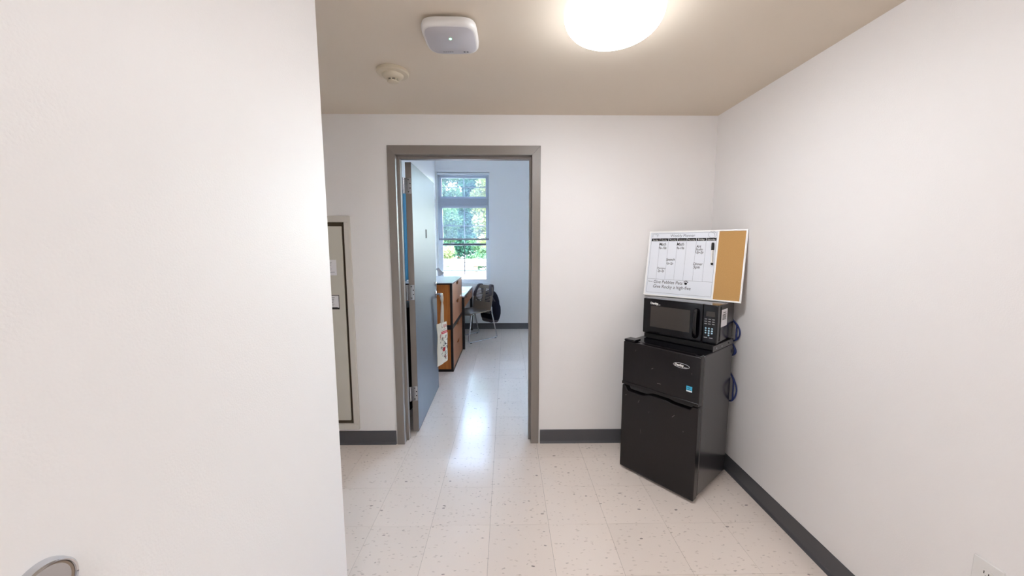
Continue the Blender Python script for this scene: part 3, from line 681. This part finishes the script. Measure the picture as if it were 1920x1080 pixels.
# desk
dk = thing('desk', 'white-topped wooden desk with black legs beside the window', 'desk', (-.888, 5.662, 0))
da, db = .302, .612
MB().box(-da, -db, .738, da, db, .758).build('top', 'laminate_white', dk, bevel=.002)
MB().box(-da, -db, .715, da, db, .738).build('top_edge', 'black_edge', dk)
for sx in (-1, 1):
    for sy_ in (-1, 1): MB().box(sx*(da-.02)-.02, sy_*(db-.02)-.02, 0, sx*(da-.02)+.02, sy_*(db-.02)+.02, .715).build('leg', 'black_edge', dk)
MB().box(-da+.01, -db+.04, .585, -da+.03, db-.04, .715).build('rear_rail', 'wood_side', dk)
for k, (a, b) in enumerate(((-db+.045, -.004), (.004, db-.045))):
    d_ = MB().box(da-.022, a, .59, da-.002, b, .712).build('drawer', 'wood_front', dk, bevel=.001)
    MB().box(da-.0025, (a+b)/2-.05, .690, da-.0012, (a+b)/2+.05, .706).build('finger_notch', 'dark_slot', d_)
MB().box(-da+.04, -db+.05, .60, da-.03, db-.05, .71).build('drawer_box', 'black_edge', dk)
tag(MB().box(-.80, 5.35, .7582, -.62, 5.62, .7592).build('paper_sheet', 'paper'), 'sheet of paper lying on the white desk top', 'paper')

# desk lamp
dl = thing('desk_lamp', 'small grey desk lamp with cone shade standing on the desk', 'lamp', (-1.05, 5.40, .7583))
MB().lathe([(.075, 0), (.075, .012), (.02, .022)], seg=24).build('base', 'lamp_grey', dl, smooth=True)
MB().tube(smoothpath([(0, 0, .02), (-.01, 0, .2), (0, 0, .31), (.03, 0, .345), (.05, 0, .34)], 6), .007, 8).build('arm', 'lamp_grey', dl, smooth=True)
sh = MB().lathe([(.016, .055), (.022, .05), (.026, .01), (.052, -.055), (.050, -.055), (.024, .005)], seg=24).build('shade', 'lamp_grey', dl, smooth=True)
sh.location = (.068, 0, .315); sh.rotation_euler = (.25, -.5, 0)
bu = MB().lathe([(.001, -.03), (.02, -.02), (.024, 0), (.012, .02)], seg=16).build('bulb', 'white_plastic', sh, smooth=True)

# ------------------------------------------------------------------ chair
ch = thing('stacking_chair', 'tan slotted plastic chair on chrome sled legs at the desk', 'chair', (-.515, 5.69, 0), (0, 0, -.812))
def shell(pts_fn, nu, nv, skip=lambda i, j: False):
    q = MB(); vs = [pts_fn(i/nu, j/nv) for j in range(nv+1) for i in range(nu+1)]
    q.add(vs, [(j*(nu+1)+i, j*(nu+1)+i+1, (j+1)*(nu+1)+i+1, (j+1)*(nu+1)+i) for j in range(nv) for i in range(nu) if not skip(i, j)]); return q
def seat(u, v):
    x = (u-.5)*.45*(1-.06*(2*v-1)**2); y = -.235+.42*v
    z = .435+.018*(2*u-1)**2-.03*max(0, .25-v)/.25*max(0, .25-v)*4+.010*v*0-.012*math.sin(math.pi*v)
    return (x, y, z)
s_ = shell(seat, 14, 14).build('seat', 'chair_plastic', ch, smooth=True)
def back(u, v):
    wd = .455*(.80+.2*math.sin(math.pi*min(1, .25+v*.7)))
    x = (u-.5)*wd; y = .155+.055*v+.012*v*v-.035*(1-(2*u-1)**2)*-.6; z = .43+.395*v-.03*(abs(2*u-1)**4)*(v > .9)
    if v < .12: y -= .03*(1-v/.12)**2
    return (x, y, z)
NB = 34
b_ = shell(back, 20, NB, lambda i, j: (12 <= j < 30 and j % 2 == 0 and (2 <= i < 9 or 11 <= i < 18))).build('backrest', 'chair_plastic', ch, smooth=True)
for o in (s_, b_):
    sm_ = o.modifiers.new('thickness', 'SOLIDIFY'); sm_.thickness = .011; sm_.offset = 0
for sx in (-1, 1):
    x = sx*.225
    MB().tube(fillet([(sx*.16, -.19, .418), (x*.99, -.22, .415), (x, -.285, .011), (x, .285, .011), (x*.99, .175, .425), (x*.93, .185, .50)], .035), .0105, 10).build('frame_side', 'chrome', ch, smooth=True)
    for yy in (-.24, .24): MB().box(x-.012, yy-.018, 0, x+.012, yy+.018, .014).build('glide', 'matte_black', ch, bevel=.003)
for yy, zz in ((-.18, .413), (.14, .41)): MB().tube([(-.22, yy, zz), (.22, yy, zz)], .009, 8).build('crossbar', 'chrome', ch, smooth=True)

# backpack on the chair back (chair frame coordinates)
bk = thing('backpack', 'dark navy backpack hanging behind the tan chair', 'backpack', (-.515, 5.69, 0), (0, 0, -.812))
def blob(name, material, c, s, e=3.2, tz=0., nu=28, nv=14):
    q = MB(); vs = []; sg = lambda t, p: math.copysign(abs(t)**p, t)
    for j in range(nv+1):
        ph = -math.pi/2+math.pi*j/nv
        for i in range(nu):
            th = 2*math.pi*i/nu; k = sg(math.cos(ph), 2/e); z = sg(math.sin(ph), 2/e); t = 1-tz*z
            vs.append((c[0]+s[0]*k*sg(math.cos(th), 2/e)*t, c[1]+s[1]*k*sg(math.sin(th), 2/e)*t, c[2]+s[2]*z+.006*math.sin(5*th+3*ph)))
    q.add(vs, [(j*nu+i, j*nu+(i+1) % nu, (j+1)*nu+(i+1) % nu, (j+1)*nu+i) for j in range(nv) for i in range(nu)])
    return q.build(name, material, bk, smooth=True)
blob('body', 'bag_navy', (.005, .335, .47), (.19, .085, .25), tz=.14)
blob('front_pocket', 'bag_navy', (.005, .425, .40), (.14, .035, .13))
blob('bottom_panel', 'bag_grey', (.005, .335, .265), (.165, .08, .05))
def ribbon(pts, wd, name, material):
    P = smoothpath(pts, 6); q = MB(); vs = []
    for p in P: vs += [p+Vector((-wd/2, 0, 0)), p+Vector((wd/2, 0, 0))]
    q.add(vs, [(2*i, 2*i+1, 2*i+3, 2*i+2) for i in range(len(P)-1)])
    o = q.build(name, material, bk, smooth=True); md_ = o.modifiers.new('thickness', 'SOLIDIFY'); md_.thickness = .010; md_.offset = 0; return o
ribbon([(-.09, .265, .66), (-.10, .262, .76), (-.10, .250, .822), (-.105, .222, .836), (-.115, .196, .815), (-.145, .178, .75), (-.185, .172, .68), (-.215, .20, .62), (-.19, .26, .55)], .058, 'strap', 'bag_grey')
ribbon([(.13, .265, .66), (.14, .268, .76), (.145, .260, .822), (.15, .232, .838), (.16, .206, .815), (.175, .196, .74), (.19, .20, .66), (.195, .25, .58)], .058, 'strap', 'bag_grey')

# ------------------------------------------------------------------ things behind the door
hm = thing('laundry_hamper', 'black box-shaped hamper standing behind the open grey door', 'hamper', (-.995, 3.30, 0))
loft([superring(.30, .40, 0, e=6), superring(.31, .42, .86, e=6), superring(.32, .43, .90, e=6), superring(.30, .41, .90, e=6)]).build('body', 'hamper_black', hm, smooth=True)
loft([superring(.318, .428, .90, e=6), superring(.318, .428, .915, e=6), superring(.28, .38, .925, e=6)]).build('lid', 'hamper_black', hm, smooth=True)
tw = thing('blue_towel', 'blue towel hanging on the wall above the chests', 'towel', (FXL, 4.42, 2.06))
q = MB(); NU, NV = 40, 12
def tow(u, v): return (.05+.022*math.sin(u*20)*(.3+.7*v)+.02*math.sin(3*u+2*v), -.56+.66*u, -.02-.99*v)
shell(tow, NU, NV).build('cloth', 'towel_blue', tw, smooth=True).modifiers.new('thickness', 'SOLIDIFY').thickness = .008
MB().box(0, -.55, -.03, .012, .12, .02).build('rail', 'white_plastic', tw)
for yy in (-.5, -.22, .06): MB().tube(smoothpath([(.01, yy, .0), (.05, yy, -.01), (.065, yy, .02)], 4), .005, 8).build('hook', 'chrome', tw, smooth=True)

# ------------------------------------------------------------------ windows, shades
def window(i, hole, lab):
    x0, x1, z0, z1 = hole; yw = FY+.06
    r = thing('window_%d' % i, lab, 'window', ((x0+x1)/2, FY, z0), kind='structure')
    a = (x1-x0)/2; h = z1-z0; y0, y1 = .06, .14
    for b in ((-a, 0, -a+.04, h), (a-.04, 0, a, h), (-a+.04, 0, a-.04, .045), (-a+.04, h-.055, a-.04, h)): MB().box(b[0], y0, b[1], b[2], y1, b[3]).build('frame', 'win_vinyl', r, bevel=.003)
    ml0, ml1 = 2.118-z0, 2.235-z0
    MB().box(-a+.04, y0+.004, ml0, a-.04, y1, ml1).build('mullion', 'win_vinyl', r, bevel=.003)
    rail = 1.463-z0
    # transom, upper and lower sash
    for nm, zb_, zt, yy in (('transom', ml1, h-.055, .085), ('upper_sash', rail-.02, ml0, .10), ('lower_sash', .045, rail+.02, .075)):
        w_ = .034; s = MB()
        for b in ((-a+.04, zb_, -a+.04+w_, zt), (a-.04-w_, zb_, a-.04, zt), (-a+.04+w_, zb_, a-.04-w_, zb_+.036), (-a+.04+w_, zt-.036, a-.04-w_, zt)): s.box(b[0], yy, b[1], b[2], yy+.024, b[3])
        so_ = s.build(nm, 'win_vinyl', r, bevel=.002)
        MB().box(-a+.07, yy+.010, zb_+.03, a-.07, yy+.014, zt-.03).build('pane', 'pane_glass', so_)
        mm = 'vinyl_backlit' if nm == 'lower_sash' else 'win_vinyl'; hm_ = .0065  # lower sash bars get the colour with backlit shade painted in
        MB().box(-hm_, yy+.004, zb_+.036, hm_, yy+.010, zt-.036).build('muntin', mm, so_)
        zm = (zb_+zt)/2
        MB().box(-a+.074, yy+.0045, zm-hm_, -hm_, yy+.0098, zm+hm_).build('muntin', mm, so_)
        MB().box(hm_, yy+.0045, zm-hm_, a-.074, yy+.0098, zm+hm_).build('muntin', mm, so_)
        if nm == 'lower_sash': MB().box(-a+.075, yy-.003, zt-.034, a-.075, yy, zt-.003).build('meeting_rail', 'vinyl_backlit', so_)  # cover strip darkening the sash rail as if backlit
    MB().box(-a, .0, -.0, a, .06, .012).build('sill', 'win_vinyl', r, bevel=.002)
    for sx in (-1, 1): MB().box(sx*.2-.03, .068, rail+.02, sx*.2+.03, .078, rail+.034).build('sash_lock', 'win_vinyl', r, bevel=.002)
    return r
window(1, WIN, 'tall white window with transom above the desk chair')
window(2, W2, 'unseen tall white window added for daylight around the corner of the doorway')  # hidden by the jamb; added to let more daylight into the bedroom
def shade(hole, lab):
    x0, x1, z0, z1 = hole; zb_ = 1.566
    r = thing('roller_shade', lab, 'shade', ((x0+x1)/2, FY+.03, z1)); a = (x1-x0)/2-.018
    MB().lathe([(.022, -a), (.022, a)], (0, 0, -.03), 'x', 16).build('roller', 'win_vinyl', r, smooth=True)
    MB().quad((-a, -.016, zb_-z1), (a, -.016, zb_-z1), (a, -.016, -.03), (-a, -.016, -.03)).build('fabric', 'shade_mesh', r)
    MB().box(-a, -.022, zb_-z1-.03, a, -.010, zb_-z1).build('hem_bar', 'hem_grey', r, bevel=.003)
shade(WIN, 'see-through roller shade half down over the tall window by the desk')


# ------------------------------------------------------------------ outdoors
tag(MB().box(-60, FY+.16, -.35, 60, 90, -.02).build('pavement', 'pavement_pale'), 'pale sunlit pavement outside the window', 'pavement', kind='structure')
gr = thing('road_barrier', 'low white barrier rail along the pale pavement outside', 'barrier', (-1.5, 19.5, -.02))
for k in range(2): MB().box(-10, -.05, .40+.2*k, 10, .05, .58+.2*k).build('board', 'rail_white', gr, bevel=.01)
MB().box(-10, -.02, .12, 10, .02, .19).build('rail', 'rail_dark', gr)
for k in range(9): MB().box(-9.9+2.42*k, .05, 0, -9.72+2.42*k, .2, .8).build('post', 'bark', gr)
def tree(loc, hgt, rad, n, lm, lab, size=.09, seed=1, trunk=True):
    r = random.Random(seed); t = thing('tree' if trunk else 'shrub', lab, 'tree' if trunk else 'shrub', loc)
    cl = []; nb = 60 if trunk else 16; q = MB(); vs = []; fs = []
    for k in range(nb):
        a = r.uniform(0, 6.283); z = hgt*r.uniform(.08, .92); rr = .66*rad*math.sqrt(r.uniform(.0, 1))*(1.1-.5*abs(z/hgt-.5))
        cl.append((rr*math.cos(a), rr*math.sin(a), z, rad*r.uniform(.2, .32)))
    for k in range(n):
        c = cl[r.randrange(nb)]; d = Vector((r.gauss(0, 1), r.gauss(0, 1), r.gauss(0, .8))).normalized()*c[3]*r.uniform(.3, 1)
        p = Vector(c[:3])+d; p.z = max(.05+r.random()*.2, p.z)
        x = Vector((r.gauss(0, 1), r.gauss(0, 1), r.gauss(0, .6))).normalized(); y = x.cross(Vector((r.gauss(0, 1), r.gauss(0, 1), r.gauss(0, 1))).normalized()).normalized(); s = size*r.uniform(.6, 1.3)
        o = len(vs); vs += [p-x*s, p+y*s*.45, p+x*s, p-y*s*.45]; fs.append((o, o+1, o+2, o+3))
    q.v = [tuple(v) for v in vs]; q.f = fs
    tag(q.build('foliage', lm, t, recalc=False), kind='stuff')
    if trunk:
        MB().tube(smoothpath([(0, 0, 0), (.05, .05, hgt*.25), (-.08, 0, hgt*.5), (0, .05, hgt*.85)], 4), [.16*(1-.8*k/12) for k in range(13)], 8).build('trunk', 'bark', t, smooth=True)
        for k in range(7):
            c = cl[k]; z = hgt*(.25+.08*k); MB().tube(smoothpath([(0, 0, z), (c[0]*.4, c[1]*.4, z+.3), (c[0], c[1], max(z+.2, c[2]))], 3), [.05*(1-.1*i) for i in range(7)], 5).build('branch', 'bark', t, smooth=True)
tree((-5.3, 26, -.02), 9.6, 2.4, 46000, 'leaf_green', 'tall mid-green leafy tree beyond the white barrier', seed=1)
tree((-.6, 26, -.02), 9.4, 2.3, 46000, 'leaf_pale', 'pale yellow-green tree beyond the white barrier', seed=2)
tree((-4.6, 36, -.02), 15, 5.2, 70000, 'leaf_dark', 'tallest dark green tree behind the two leafy trees', size=.14, seed=3)
tree((5.6, 32, -.02), 10, 3.4, 9000, 'leaf_dark', 'dark green tree standing clear of the other trees', size=.17, seed=5)
tree((-3.95, 22, -.02), 1.7, 1.15, 4500, 'leaf_pale', 'low pale shrub behind the white barrier', size=.07, seed=6, trunk=False)
tree((-1.55, 22, -.02), 1.9, 1.15, 4500, 'leaf_green', 'low mid-green shrub behind the white barrier', size=.07, seed=7, trunk=False)
